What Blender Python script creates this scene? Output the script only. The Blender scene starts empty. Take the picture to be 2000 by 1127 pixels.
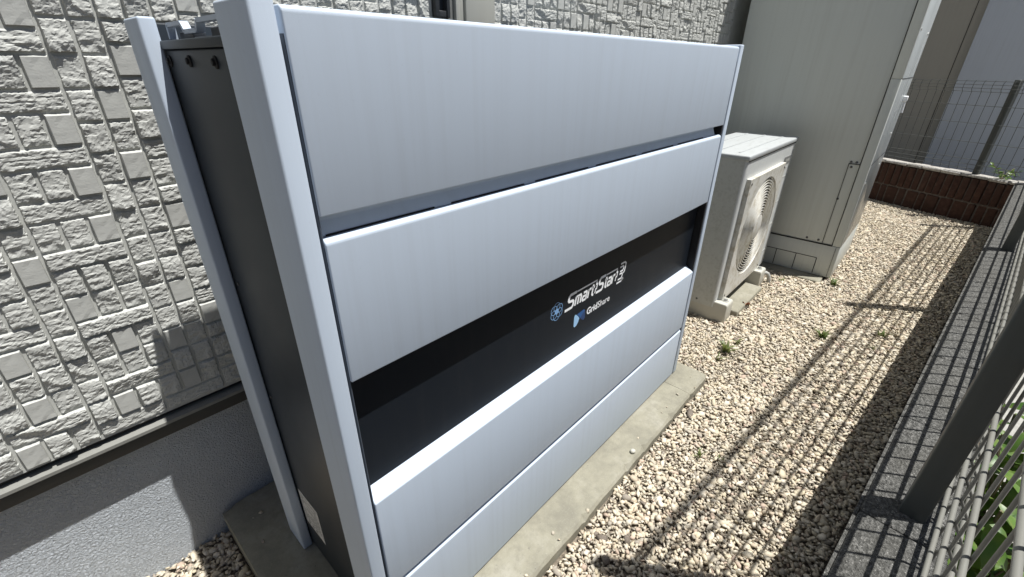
import bpy, bmesh, math, random
import numpy as np
from mathutils import Vector, Matrix
random.seed(7); rng = np.random.default_rng(11)
sc = bpy.context.scene
col = sc.collection

# ------------------------------------------------------------------ camera
CAM = Vector((0.0, -0.5, 1.135))
HEAD, PITCH, ROLL = math.radians(42.365), math.radians(26.642), math.radians(-0.516)
fw = Vector((math.cos(HEAD)*math.cos(PITCH), math.sin(HEAD)*math.cos(PITCH), -math.sin(PITCH)))
rt = fw.cross(Vector((0, 0, 1))).normalized(); dn = fw.cross(rt)
cr, sr = math.cos(ROLL), math.sin(ROLL)
RT = cr*rt + sr*dn; DN = -sr*rt + cr*dn
cd = bpy.data.cameras.new('camera'); cd.sensor_width = 36; cd.sensor_fit = 'HORIZONTAL'
FPX = 873.7
cd.lens = FPX/2000*36; cd.clip_start = 0.01; cd.clip_end = 500
cam = bpy.data.objects.new('camera', cd); col.objects.link(cam)
cam.matrix_world = Matrix(((RT.x, -DN.x, -fw.x, CAM.x), (RT.y, -DN.y, -fw.y, CAM.y), (RT.z, -DN.z, -fw.z, CAM.z), (0, 0, 0, 1)))
sc.camera = cam
def project(p):
    d = Vector(p)-CAM; w = d.dot(fw)
    if w < .05: return None
    return 1000+FPX*d.dot(RT)/w, 563.5+FPX*d.dot(DN)/w, w

# ------------------------------------------------------------------ light
AZ, EL = math.radians(121.5), math.radians(71.7)      # direction the light travels (azimuth from +X), elevation
tr = Vector((math.cos(AZ)*math.cos(EL), math.sin(AZ)*math.cos(EL), -math.sin(EL)))
sd = bpy.data.lights.new('sun', 'SUN'); sd.energy = 5.0; sd.angle = math.radians(0.48); sd.color = (1.0, .985, .955)
sun = bpy.data.objects.new('sun', sd); col.objects.link(sun); sun.location = (3, -4, 9)
sun.rotation_euler = tr.to_track_quat('-Z', 'Y').to_euler()
wd = bpy.data.worlds.new('World'); sc.world = wd; wd.use_nodes = True
nt = wd.node_tree; nt.nodes.clear()
sky = nt.nodes.new('ShaderNodeTexSky'); sky.sky_type = 'NISHITA'; sky.sun_disc = False
sky.sun_elevation = EL; sky.air_density = .8; sky.dust_density = 1.4; sky.ozone_density = .6
sky.sun_rotation = math.atan2(-tr.x, -tr.y)          # sun azimuth measured from +Y
bg = nt.nodes.new('ShaderNodeBackground'); bg.inputs[1].default_value = 0.047
wo = nt.nodes.new('ShaderNodeOutputWorld')
nt.links.new(sky.outputs[0], bg.inputs[0]); nt.links.new(bg.outputs[0], wo.inputs[0])
sc.view_settings.view_transform = 'Standard'; sc.view_settings.look = 'None'
sc.view_settings.exposure = 0.42; sc.view_settings.gamma = 1; sc.view_settings.use_curve_mapping = False

# ------------------------------------------------------------------ materials
class N:
    def __init__(s, name, rough=.6, color=(.5, .5, .5), metallic=0, spec=.5):
        s.m = bpy.data.materials.new(name); s.m.use_nodes = True
        s.t = s.m.node_tree; s.b = s.t.nodes['Principled BSDF']
        s.b.inputs['Base Color'].default_value = (*color, 1); s.b.inputs['Roughness'].default_value = rough
        s.b.inputs['Metallic'].default_value = metallic; s.b.inputs['Specular IOR Level'].default_value = spec
        s.tc = s.t.nodes.new('ShaderNodeTexCoord')
        s.co = s.tc.outputs['Object']
    def node(s, ty, **k):
        n = s.t.nodes.new(ty)
        for a, v in k.items(): setattr(n, a, v)
        return n
    def l(s, a, b): s.t.links.new(a, b)
    def mapping(s, scale, src=None):
        m = s.node('ShaderNodeMapping'); m.inputs['Scale'].default_value = scale; s.l(src or s.co, m.inputs[0]); return m.outputs[0]
    def noise(s, scale, detail=4, rough=.55, src=None, dist=0):
        n = s.node('ShaderNodeTexNoise'); n.inputs['Scale'].default_value = scale; n.inputs['Detail'].default_value = detail
        n.inputs['Roughness'].default_value = rough; n.inputs['Distortion'].default_value = dist
        s.l(src or s.co, n.inputs['Vector']); return n.outputs[0]
    def ramp(s, fac, stops):
        r = s.node('ShaderNodeValToRGB'); e = r.color_ramp.elements
        while len(e) < len(stops): e.new(.5)
        for i, (p, c) in enumerate(stops):
            e[i].position = p; e[i].color = (*c, 1) if len(c) == 3 else c
        s.l(fac, r.inputs[0]); return r.outputs[0]
    def mix(s, fac, a, b, mode='MIX'):
        m = s.node('ShaderNodeMix', data_type='RGBA', blend_type=mode)
        for i, v in ((0, fac), (6, a), (7, b)):
            if isinstance(v, (int, float)): m.inputs[i].default_value = v
            elif isinstance(v, tuple): m.inputs[i].default_value = (*v, 1)
            else: s.l(v, m.inputs[i])
        return m.outputs[2]
    def color(s, c): s.l(c, s.b.inputs['Base Color'])
    def rough(s, fac, lo, hi):
        m = s.node('ShaderNodeMapRange'); m.inputs[3].default_value = lo; m.inputs[4].default_value = hi
        s.l(fac, m.inputs[0]); s.l(m.outputs[0], s.b.inputs['Roughness'])
    def bump(s, h, strength, dist, prev=None):
        b = s.node('ShaderNodeBump'); b.inputs['Strength'].default_value = strength; b.inputs['Distance'].default_value = dist
        s.l(h, b.inputs['Height'])
        if prev: s.l(prev, b.inputs['Normal'])
        s.l(b.outputs[0], s.b.inputs['Normal']); return b.outputs[0]
    def bw(s, stops, fac): return s.ramp(fac, [(p, (v, v, v)) for p, v in stops])

M = {}
def paint(name, c, dirt, rough=.45, streak=.35, spec=.4):
    n = N(name, rough, c, spec=spec)
    st = n.noise(1, 5, .6, n.mapping((55, 55, 1.3)))            # vertical rain streaks
    st2 = n.noise(1, 3, .5, n.mapping((160, 160, 2.5)))
    big = n.noise(3.5, 3)
    f = n.mix(1.0, n.bw([(.45, 0), (.8, 1)], st), n.bw([(.3, .25), (.7, 1)], big), 'MULTIPLY')
    f2 = n.mix(.16, f, n.bw([(.5, 0), (.8, 1)], st2))
    fac = n.mix(1.0, f2, (streak,)*3, 'MULTIPLY')
    c1 = n.mix(fac, c, dirt)
    c1 = n.mix(n.bw([(.66, 0), (.72, .22*min(1, streak*2))], n.noise(130, 3, .6)), c1, dirt)
    n.color(c1)
    n.rough(big, rough-.06, rough+.1)
    n.bump(n.noise(900, 2, .5), .18, .0006)
    M[name] = n.m
paint('cabinet_paint', (.525, .600, .695), (.43, .48, .54), .56, .5, .3)
paint('tank_paint', (.59, .615, .58), (.47, .48, .44), .42, .7)
paint('tank_front', (.60, .64, .64), (.50, .52, .51), .24, .3, .6)
paint('pump_paint', (.60, .615, .60), (.42, .41, .36), .5, .5)
paint('neighbour_grey', (.55, .595, .66), (.44, .47, .50), .7, .6)
paint('neighbour_brown', (.40, .38, .325), (.31, .29, .25), .75, .4)
paint('trim_beige', (.50, .49, .43), (.40, .38, .32), .5, .4)
paint('dark_paint', (.021, .028, .036), (.032, .037, .042), .42, .3, .25)
paint('fence_paint', (.20, .197, .175), (.14, .135, .12), .45, .3)
paint('gap_shade', (.10, .115, .14), (.08, .09, .1), .6, .3, .2)  # dark grey standing in for shade in the left panel gap
paint('post_paint', (.072, .078, .075), (.05, .05, .046), .5, .3, .3)
paint('flashing_shade', (.07, .07, .066), (.06, .055, .05), .6, .4, .2)  # flashing darkened in its colour to give the shade below the lip
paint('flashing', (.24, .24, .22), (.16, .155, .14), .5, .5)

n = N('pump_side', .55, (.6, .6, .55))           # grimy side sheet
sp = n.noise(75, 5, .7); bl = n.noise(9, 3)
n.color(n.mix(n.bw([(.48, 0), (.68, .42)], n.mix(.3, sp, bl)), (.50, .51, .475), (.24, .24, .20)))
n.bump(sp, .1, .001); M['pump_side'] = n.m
n = N('pump_lid', .55, (.75, .75, .73))
sp = n.noise(1, 5, .7, n.mapping((10, 45, 20))); 
n.color(n.mix(n.bw([(.5, 0), (.75, .6)], sp), (.42, .44, .44), (.29, .30, .285))); M['pump_lid'] = n.m

n = N('black_panel', .45, (.027, .0275, .029), spec=.09)
n.color(n.mix(n.bw([(.5, 0), (.8, .5)], n.noise(1, 5, .65, n.mapping((40, 40, 6)))), (.0125, .0160, .0215), (.024, .027, .031))); n.rough(n.noise(6, 4), .34, .44); n.bump(n.noise(1200, 2), .08, .0004); M['black_panel'] = n.m
n = N('black_plastic', .5, (.02, .024, .03)); n.bump(n.noise(700, 2), .1, .0004); M['black_plastic'] = n.m
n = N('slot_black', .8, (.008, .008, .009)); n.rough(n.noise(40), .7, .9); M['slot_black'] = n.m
n = N('screw_metal', .4, (.12, .12, .12), .8); n.rough(n.noise(300), .3, .55); M['screw_metal'] = n.m
n = N('bright_screw', .35, (.6, .6, .57), .7); n.rough(n.noise(300), .25, .5); M['bright_screw'] = n.m
n = N('white_print', .5, (.93, .94, .95)); n.rough(n.noise(80), .45, .6); M['white_print'] = n.m
n = N('lightblue_print', .5, (.26, .48, .80)); n.rough(n.noise(80), .45, .6); M['lightblue_print'] = n.m
n = N('paleblue_print', .5, (.36, .60, .86)); n.rough(n.noise(80), .45, .6); M['paleblue_print'] = n.m
n = N('blue_print', .5, (.018, .10, .30)); n.rough(n.noise(80), .45, .6); M['blue_print'] = n.m
n = N('navy_print', .5, (.015, .05, .16)); n.rough(n.noise(80), .45, .6); M['navy_print'] = n.m
n = N('grey_print', .6, (.20, .20, .19)); n.rough(n.noise(80), .5, .7); M['grey_print'] = n.m
n = N('sticker', .5, (.6, .6, .58)); n.color(n.mix(n.noise(25), (.62, .62, .6), (.5, .5, .48))); M['sticker'] = n.m

n = N('siding_stone', .85, (.5, .5, .47), spec=.25)
oi = n.node('ShaderNodeObjectInfo')
big = n.noise(14, 4, .6); fine = n.noise(260, 5, .7)
c = n.ramp(big, [(.3, (.48, .485, .455)), (.7, (.56, .565, .53))])
c = n.mix(n.bw([(.62, 0), (.8, .35)], n.noise(60, 4)), c, (.34, .335, .30))
c = n.mix(n.bw([(0, 0), (1, .14)], oi.outputs['Random']), c, (.40, .40, .38))
n.color(c)
h = n.mix(.5, fine, n.noise(90, 6, .72))
n.bump(h, .4, .0018); M['siding_stone'] = n.m
n = N('siding_joint', .9, (.46, .45, .41), spec=.2)
n.color(n.ramp(n.noise(20, 4), [(.3, (.47, .475, .445)), (.7, (.55, .555, .52))])); n.bump(n.noise(300, 4), .25, .001); M['siding_joint'] = n.m
n = N('stucco', .85, (.42, .44, .46), spec=.25)
n.color(n.ramp(n.noise(5, 5), [(.3, (.52, .555, .59)), (.7, (.60, .64, .675))]))
h = n.noise(190, 4, .55, dist=.8); n.bump(n.bw([(.35, 0), (.7, 1)], h), 1, .0035); M['stucco'] = n.m
n = N('pad_concrete', .85, (.45, .43, .36), spec=.25)
big = n.noise(7, 5, .65); mid = n.noise(45, 5, .7)
c = n.ramp(big, [(.3, (.205, .195, .155)), (.5, (.28, .265, .205)), (.72, (.35, .335, .28))])
c = n.mix(n.bw([(.45, 0), (.7, .6)], mid), c, (.195, .183, .145))
c = n.mix(n.bw([(.66, 0), (.70, .7)], n.noise(70, 5, .7)), c, (.13, .125, .11))
c = n.mix(n.bw([(.55, 0), (.8, .5)], n.noise(200, 4, .7, n.mapping((1, 1.3, 1)))), c, (.40, .39, .35))
n.color(c); n.bump(n.mix(.5, mid, n.noise(320, 4)), .5, .002); M['pad_concrete'] = n.m
n = N('rough_block', .8, (.3, .3, .29), spec=.35)
mid = n.noise(110, 6, .75); f = n.noise(420, 3, .6)
vo = n.node('ShaderNodeTexVoronoi'); vo.inputs['Scale'].default_value = 210; n.l(n.co, vo.inputs['Vector'])
c = n.ramp(mid, [(.36, (.04, .04, .038)), (.5, (.115, .115, .108)), (.62, (.27, .265, .25))])
c = n.mix(n.bw([(.3, 0), (.75, .6)], n.noise(7, 4)), c, (.11, .105, .09))
c = n.mix(n.bw([(.66, 0), (.7, .8)], n.noise(330, 2, .5)), c, (.55, .54, .5))
n.color(c); n.bump(n.mix(.4, mid, vo.outputs['Distance']), 1, .012, n.bump(f, .8, .002)); M['rough_block'] = n.m
n = N('brick', .85, (.1, .05, .035), spec=.25)
mid = n.noise(30, 6, .7)
oi = n.node('ShaderNodeObjectInfo')
c = n.ramp(mid, [(.3, (.032, .015, .011)), (.55, (.062, .030, .021)), (.75, (.10, .06, .043))])
n.color(n.mix(n.bw([(0, 0), (1, .5)], oi.outputs['Random']), c, (.06, .036, .028))); n.bump(mid, .8, .006); M['brick'] = n.m
n = N('mortar', .9, (.10, .085, .075)); n.color(n.ramp(n.noise(60, 4), [(.3, (.06, .05, .045)), (.7, (.13, .11, .095))])); n.bump(n.noise(90, 5), .6, .004); M['mortar'] = n.m
n = N('brick_cap', .85, (.4, .38, .35)); mid = n.noise(70, 6, .75)
n.color(n.ramp(mid, [(.35, (.20, .18, .16)), (.6, (.5, .48, .44))])); n.bump(mid, .9, .006); M['brick_cap'] = n.m
n = N('gravel', .85, (.5, .45, .38), spec=.25)
at = n.node('ShaderNodeAttribute'); at.attribute_name = 'tint'
n.color(n.mix(n.bw([(.4, 0), (.75, .45)], n.noise(260, 4, .7)), at.outputs['Color'], (.36, .30, .235)))
n.bump(n.noise(420, 4, .65), .3, .001); M['gravel'] = n.m
n = N('gravel_bed', .95, (.2, .17, .13), spec=.15)
mid = n.noise(140, 5, .7)
n.color(n.ramp(mid, [(.35, (.13, .105, .08)), (.65, (.36, .31, .245))])); n.bump(mid, 1, .008); M['gravel_bed'] = n.m
n = N('soil', .95, (.1, .08, .06)); mid = n.noise(12, 6, .7)
n.color(n.ramp(mid, [(.3, (.07, .055, .04)), (.7, (.17, .14, .105))])); n.bump(mid, .8, .02); M['soil'] = n.m
n = N('neighbour_concrete', .85, (.36, .35, .32)); mid = n.noise(40, 6, .7)
n.color(n.ramp(mid, [(.3, (.27, .265, .24)), (.7, (.42, .41, .375))])); n.bump(mid, .5, .004); M['neighbour_concrete'] = n.m
def leafmat(name, a, b, back):
    n = N(name, .42, a, spec=.45); oi = n.node('ShaderNodeObjectInfo')
    v = n.mix(oi.outputs['Random'], a, b)
    n.color(n.mix(n.bw([(.45, 0), (.75, .7)], n.noise(45, 4)), v, back))
    n.b.inputs['Transmission Weight'].default_value = 0
    n.b.inputs['Subsurface Weight'].default_value = .0
    n.bump(n.noise(90, 3), .3, .002)
    tl = n.node('ShaderNodeBsdfTranslucent'); tl.inputs[0].default_value = (b[0]*1.6, b[1]*1.6, b[2], 1)
    mx = n.node('ShaderNodeMixShader'); mx.inputs[0].default_value = .25
    out = n.t.nodes['Material Output']
    n.l(n.b.outputs[0], mx.inputs[1]); n.l(tl.outputs[0], mx.inputs[2]); n.l(mx.outputs[0], out.inputs[0])
    M[name] = n.m
leafmat('leaf_green', (.055, .135, .022), (.12, .21, .04), (.20, .24, .06))
leafmat('weed_green', (.10, .15, .045), (.17, .20, .085), (.24, .22, .12))
n = N('stem', .7, (.12, .10, .05)); n.color(n.ramp(n.noise(60), [(.3, (.09, .07, .04)), (.7, (.18, .15, .08))])); M['stem'] = n.m
n = N('dead_leaf', .7, (.22, .07, .03)); n.color(n.ramp(n.noise(90), [(.3, (.16, .05, .025)), (.7, (.30, .12, .05))])); M['dead_leaf'] = n.m
n = N('glass_dark', .12, (.03, .035, .042), spec=.6); n.rough(n.noise(5), .08, .16); M['glass_dark'] = n.m
n = N('window_black', .45, (.03, .032, .035)); n.rough(n.noise(50), .4, .55); M['window_black'] = n.m
n = N('conduit_grey', .5, (.42, .42, .40)); n.color(n.mix(n.noise(40), (.44, .44, .42), (.33, .33, .3))); M['conduit_grey'] = n.m
n = N('fan_plastic', .5, (.6, .6, .55)); n.color(n.mix(n.bw([(.45, 0), (.7, 1)], n.noise(30, 5, .7)), (.63, .62, .57), (.42, .38, .29))); M['fan_plastic'] = n.m
n = N('pump_inside', .8, (.09, .085, .075)); n.color(n.mix(n.noise(20), (.11, .105, .09), (.06, .055, .05))); M['pump_inside'] = n.m

# ------------------------------------------------------------------ helpers
def tag(o, label=None, cat=None, group=None, kind=None):
    for k, v in (('label', label), ('category', cat), ('group', group), ('kind', kind)):
        if v: o[k] = v
    return o
def thing(name, loc, label, cat, group=None):
    e = bpy.data.objects.new(name, None); e.empty_display_size = .05; e.location = loc; col.objects.link(e)
    return tag(e, label, cat, group)
def link(name, me, parent=None, loc=None, rot=None):
    """mesh object whose own coordinates are world coordinates unless loc is given"""
    o = bpy.data.objects.new(name, me); col.objects.link(o)
    if loc is not None: o.location = loc
    if rot is not None: o.rotation_euler = rot
    if parent is not None:
        o.parent = parent
        if parent.type == 'EMPTY': o.matrix_parent_inverse = Matrix.Translation(-Vector(parent.location))
        else: o.matrix_parent_inverse = Matrix.Translation(-Vector(parent.location)) if parent.rotation_euler[:] == (0, 0, 0) else Matrix.Identity(4)
    return o
def finish(name, bm, mat, smooth=True, angle=35):
    bmesh.ops.recalc_face_normals(bm, faces=bm.faces)
    me = bpy.data.meshes.new(name); bm.to_mesh(me); bm.free()
    me.materials.append(M[mat])
    if smooth:
        me.shade_smooth()
        me.set_sharp_from_angle(angle=math.radians(angle))
    return me
def bm_box(bm, x0, x1, y0, y1, z0, z1, bevel=0, seg=2):
    vs = [bm.verts.new(p) for p in ((x0,y0,z0),(x1,y0,z0),(x1,y1,z0),(x0,y1,z0),(x0,y0,z1),(x1,y0,z1),(x1,y1,z1),(x0,y1,z1))]
    fs = [bm.faces.new([vs[i] for i in f]) for f in ((3,2,1,0),(4,5,6,7),(0,1,5,4),(1,2,6,5),(2,3,7,6),(3,0,4,7))]
    if bevel:
        es = list({e for f in fs for e in f.edges})
        bmesh.ops.bevel(bm, geom=es, offset=bevel, segments=seg, affect='EDGES', profile=.5)
def box(name, x0, x1, y0, y1, z0, z1, mat, parent=None, bevel=0, seg=2):
    bm = bmesh.new(); bm_box(bm, x0, x1, y0, y1, z0, z1, bevel, seg)
    return link(name, finish(name, bm, mat, bevel > 0, 50), parent)
def prism_x(name, prof, x0, x1, mat, parent=None, bevel=0, seg=2):
    """(y,z) outline extruded along x"""
    bm = bmesh.new()
    a = [bm.verts.new((x0, y, z)) for y, z in prof]; b = [bm.verts.new((x1, y, z)) for y, z in prof]
    k = len(prof)
    fs = [bm.faces.new(a), bm.faces.new(b[::-1])]
    for i in range(k): fs.append(bm.faces.new((a[i], b[i], b[(i+1) % k], a[(i+1) % k])))
    bmesh.ops.recalc_face_normals(bm, faces=bm.faces)
    if bevel: bmesh.ops.bevel(bm, geom=list(bm.edges), offset=bevel, segments=seg, affect='EDGES', profile=.5)
    return link(name, finish(name, bm, mat, bevel > 0, 50), parent)
def bm_tube(bm, pts, r, sides=8, caps=True):
    pts = [Vector(p) for p in pts]; rings = []
    up = Vector((0, 0, 1))
    for i, p in enumerate(pts):
        t = ((pts[min(i+1, len(pts)-1)]-p).normalized() + (p-pts[max(i-1, 0)]).normalized()).normalized()
        if i == 0:
            ref = up if abs(t.z) < .9 else Vector((1, 0, 0)); a = t.cross(ref).normalized()
        else: a = (a - t*a.dot(t)).normalized()
        b = t.cross(a)
        rings.append([bm.verts.new(p + r*(math.cos(2*math.pi*k/sides)*a + math.sin(2*math.pi*k/sides)*b)) for k in range(sides)])
    for i in range(len(rings)-1):
        for k in range(sides):
            bm.faces.new((rings[i][k], rings[i][(k+1) % sides], rings[i+1][(k+1) % sides], rings[i+1][k]))
    if caps: bm.faces.new(rings[0][::-1]); bm.faces.new(rings[-1])
def tube(name, pts, r, mat, parent=None, sides=8):
    bm = bmesh.new(); bm_tube(bm, pts, r, sides); return link(name, finish(name, bm, mat, True, 60), parent)
def bm_disc(bm, c, axis, r, depth, sides=16, bev=.25):
    c = Vector(c); ax = Vector(axis).normalized(); a = ax.orthogonal().normalized(); b = ax.cross(a)
    prof = [(0, r), (depth*(1-bev), r), (depth, r*(1-bev))]
    rings = [[bm.verts.new(c+ax*d+rr*(math.cos(2*math.pi*k/sides)*a+math.sin(2*math.pi*k/sides)*b)) for k in range(sides)] for d, rr in prof]
    for i in range(2):
        for k in range(sides): bm.faces.new((rings[i][k], rings[i][(k+1) % sides], rings[i+1][(k+1) % sides], rings[i+1][k]))
    bm.faces.new(rings[-1]); bm.faces.new(rings[0][::-1])
def disc(name, c, axis, r, depth, mat, parent=None, sides=16, bev=.25):
    bm = bmesh.new(); bm_disc(bm, c, axis, r, depth, sides, bev); return link(name, finish(name, bm, mat, True, 40), parent)

# ------------------------------------------------------------------ ground
bm = bmesh.new(); bm_box(bm, -40, 40, -40, 40, -.4, -.30)
tag(link('ground', finish('ground', bm, 'soil', False)), kind='structure')
def gz(x, y):                                   # gravel level: lower beside the house, gently uneven
    t = min(max((y-.30)/.2, 0), 1) if x < .6 else 0
    t *= min(max((.45-x)/.3, 0), 1)
    z = -.05*t
    return z + .006*math.sin(2.1*x+1.3*y) + .004*math.sin(5.3*x-4.1*y+1) - .004
EX, EY, FS = .71, -.588, -.1                     # inner top edge of the boundary wall: y = EY + FS*(x-EX)
def edge_y(x): return EY+FS*(x-EX)
bm = bmesh.new(); nx, ny = 150, 34; g = []
for i in range(nx+1):
    x = -2.0+7.9*i/nx; row = []
    for j in range(ny+1):
        y = edge_y(x)-.01 + (.70-edge_y(x))*j/ny
        row.append(bm.verts.new((x, y, gz(x, y)-.008)))
    g.append(row)
for i in range(nx):
    for j in range(ny): bm.faces.new((g[i][j], g[i+1][j], g[i+1][j+1], g[i][j+1]))
tag(link('gravel_path', finish('gravel_path', bm, 'gravel_bed', True, 180)), kind='structure')

# ------------------------------------------------------------------ house
YW = .607      # face of the siding joints
house = thing('house', (1.0, .65, -.05), 'house wall clad in pale grey split-stone siding behind the cabinet', 'house')
box('foundation', -2.5, 5.2, .648, .95, -.4, .415, 'stucco', house)
siding = box('siding_wall', -2.5, 5.2, YW+.002, .93, .418, 3.6, 'siding_joint', house)
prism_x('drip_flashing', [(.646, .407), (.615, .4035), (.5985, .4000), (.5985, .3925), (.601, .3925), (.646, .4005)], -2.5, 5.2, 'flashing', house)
box('shaded_flashing', -2.5, 5.2, .615, .6465, .352, .4, 'flashing_shade', house, .001, 1)  # lower flashing face, shade of the lip put into its dark colour
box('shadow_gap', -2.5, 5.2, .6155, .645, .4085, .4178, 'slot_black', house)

def rough_stone(w, h, nx, ny, flat, seed):
    r = np.random.default_rng(seed)
    xs = np.linspace(0, 1, nx+1); zs = np.linspace(0, 1, ny+1)
    X, Z = np.meshgrid(xs, zs, indexing='ij')
    if flat: H = np.full_like(X, .0046) + .0002*r.standard_normal(X.shape)
    else:
        H = np.full_like(X, .0068)
        for _ in range(int(3+4*w/.030)):              # chipped facets
            a = r.choice((math.pi/2, -math.pi/2))+r.normal(0, .7); s = r.uniform(.08, .42)
            cx, cz = r.uniform(.0, 1, 2)
            pl = .0050 + r.uniform(-.001, .002) + s*((X-cx)*w*math.cos(a)+(Z-cz)*h*math.sin(a))
            H = np.minimum(H, np.maximum(pl, .0012+.002*r.random())) if r.random() < .75 else np.maximum(H, np.minimum(pl, .0066))
        for sc_, am in ((4, .0012), (8, .0010), (15, .0006)):
            kx = max(2, int(.6*sc_*w/.030)); gr = r.uniform(-1, 1, (kx+2, sc_+2))
            fx = X*kx; fz = Z*sc_; ix = fx.astype(int); iz = fz.astype(int); tx = fx-ix; tz = fz-iz
            nz_ = (gr[ix, iz]*(1-tx)+gr[ix+1, iz]*tx)*(1-tz)+(gr[ix, iz+1]*(1-tx)+gr[ix+1, iz+1]*tx)*tz
            H = H + am*(.45-1.6*np.abs(nz_))
        H = np.clip(H, .0008, .0080)
        jx = .35/nx*r.uniform(-1, 1, X.shape); jz = .35/ny*r.uniform(-1, 1, X.shape)
        jx[0] = jx[-1] = 0; jz[:, 0] = jz[:, -1] = 0
        X = X+jx; Z = Z+jz
    PX = (X-.5)*w; PZ = (Z-.5)*h
    rag = 0 if flat else .0005
    top = np.stack([PX, -H, PZ], -1)
    edge = np.zeros(X.shape, bool); edge[0] = edge[-1] = True; edge[:, 0] = edge[:, -1] = True
    top[edge] += rag*r.standard_normal((edge.sum(), 3))*[1, .5, 1]
    V = top.reshape(-1, 3).tolist(); F = []
    idx = lambda i, j: i*(ny+1)+j
    for i in range(nx):
        for j in range(ny): F.append((idx(i, j), idx(i+1, j), idx(i+1, j+1), idx(i, j+1)))
    ring = [idx(i, 0) for i in range(nx+1)]+[idx(nx, j) for j in range(1, ny+1)]+[idx(i, ny) for i in range(nx-1, -1, -1)]+[idx(0, j) for j in range(ny-1, 0, -1)]
    b0 = len(V)
    for q in ring:
        p = V[q]; ex = p[0]; ez = p[2]
        if abs(ex) > w*.45: ex = math.copysign(w/2+.0018, ex)
        if ez > h*.45: ez = h/2+.0034
        elif ez < -h*.45: ez = -h/2-.0008
        V.append([ex, .003, ez])
    k = len(ring)
    for i in range(k): F.append((ring[i], b0+i, b0+(i+1) % k, ring[(i+1) % k]))
    return V, F
COLW, Q = .0392, .0176
SQ, STR = (COLW-.0078, 3*Q-.0082), (3*COLW-.0078, 2*Q-.0082)
variants = {}
for kd, (w, h), n_, gx, gy in (('sq', SQ, 26, 13, 19), ('strip', STR, 14, 40, 12)):
    variants[kd] = [rough_stone(w, h, gx, gy, False, 100+i+(50 if kd == 'strip' else 0)) for i in range(n_)]
variants['flat'] = [rough_stone(*SQ, 4, 5, True, 300+i) for i in range(2)]
vmesh = {}
for kd, L in variants.items():
    for i, (V, F) in enumerate(L):
        me = bpy.data.meshes.new('stone'); me.from_pydata(V, [], F); me.materials.append(M['siding_stone']); vmesh[kd, i] = me
# skyline tiling of the wall with squares and three-wide strips
X0S, NC = -.95-.0142, 104; zb_ = .420
hts = [0]*NC; last = [0]*NC; stones = []; rs = random.Random(5)
top_q = int((1.72-zb_)/Q)
while True:
    m = min(hts)
    if m >= top_q: break
    c0 = rs.choice([i for i in range(NC) if hts[i] == m])
    cand = [s for s in range(max(0, c0-2), min(NC-3, c0)+1) if hts[s] == hts[s+1] == hts[s+2] and last[s:s+3] == [0, 0, 0]]
    cutb = 0
    if cand and rs.random() < .55:
        s = rs.choice(cand); stones.append(('strip', s+1.5, m+1, rs.randrange(14)))
        for k in range(3): hts[s+k] += 2; last[s+k] = 1
    else:
        fl = rs.random() < .27 and not any(k2 == 'flat' and abs(a2-c0-.5) < 1.1 and abs(b2-m-1.5) < 3.1 for k2, a2, b2, _ in stones)
        stones.append(('flat' if fl else 'sq', c0+.5, m+1.5, rs.randrange(2 if fl else 26))); hts[c0] += 3; last[c0] = 0
UNIT_POLY = [(232, 40), (312, 36), (420, 0), (540, 0), (1452, 90), (1322, 720), (1000, 1127), (650, 1127), (560, 1035)]
def inside(u, v, P):
    r = False; j = len(P)-1
    for i in range(len(P)):
        (a, b), (c, d) = P[i], P[j]
        if (b > v) != (d > v) and u < (c-a)*(v-b)/(d-b)+a: r = not r
        j = i
    return r
placed = []
for kd, cx, cz, vi in stones:
    x = X0S+cx*COLW; z = zb_+cz*Q+.002
    hw = (1.5 if kd == 'strip' else .5)*COLW
    if x+hw > .93 and x-hw < 1.112: continue
    if x+hw > .885 and x-hw < .95 and z > 1.235: continue
    pr_ = project((x, YW, z)); score = 0
    if pr_:
        u, v, w = pr_
        if -60 < u < 2060 and -60 < v < 1180 and not inside(u, v, UNIT_POLY) and u < 1475:
            score = (3 if kd == 'strip' else 1)/w**2 * (w and 1)
    placed.append((score, kd, x, z, vi))
placed.sort(key=lambda t: -t[0])
VJ, FJ, off = [], [], 0
for i, (s_, kd, x, z, vi) in enumerate(placed):
    flip = (i*7919) % 2
    dy = -.001+.0025*rs.random()
    if i < 300 and s_ > 0:
        o = link('stone', vmesh[kd, vi], siding, (x, YW+dy, z), (0, 0, 0))
    else:
        V, F = variants[kd][vi]; A = np.array(V)
        if flip: A = A*[1, 1, 1]
        VJ.append(A+[x, YW+dy, z]); FJ.append(np.array(F)+off); off += len(V)
me = bpy.data.meshes.new('stone_facing'); me.from_pydata(np.concatenate(VJ).tolist(), [], np.concatenate(FJ).tolist())
me.materials.append(M['siding_stone']); tag(link('stone_facing', me, siding), kind='stuff')
# upright trim boards and window beside them
box('trim_board', .992, 1.107, .588, .616, .43, 3.4, 'trim_beige', house, .002)
box('trim_strip', .974, .9905, .596, .616, .43, 3.4, 'trim_beige', house, .0015)
box('trim_strip', .957, .9725, .590, .616, .43, 3.4, 'trim_beige', house, .0015)
box('trim_strip', .936, .955, .600, .616, .43, 3.4, 'flashing', house, .0015)
win = box('window', .893, .934, .606, .616, 1.252, 2.4, 'glass_dark', house)
box('frame', .886, .8985, .590, .607, 1.246, 2.4, 'window_black', win, .0015)
box('frame', .924, .9345, .588, .607, 1.246, 2.4, 'window_black', win, .0015)
box('sill', .8990, .9235, .591, .607, 1.246, 1.262, 'window_black', win, .0015)

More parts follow.
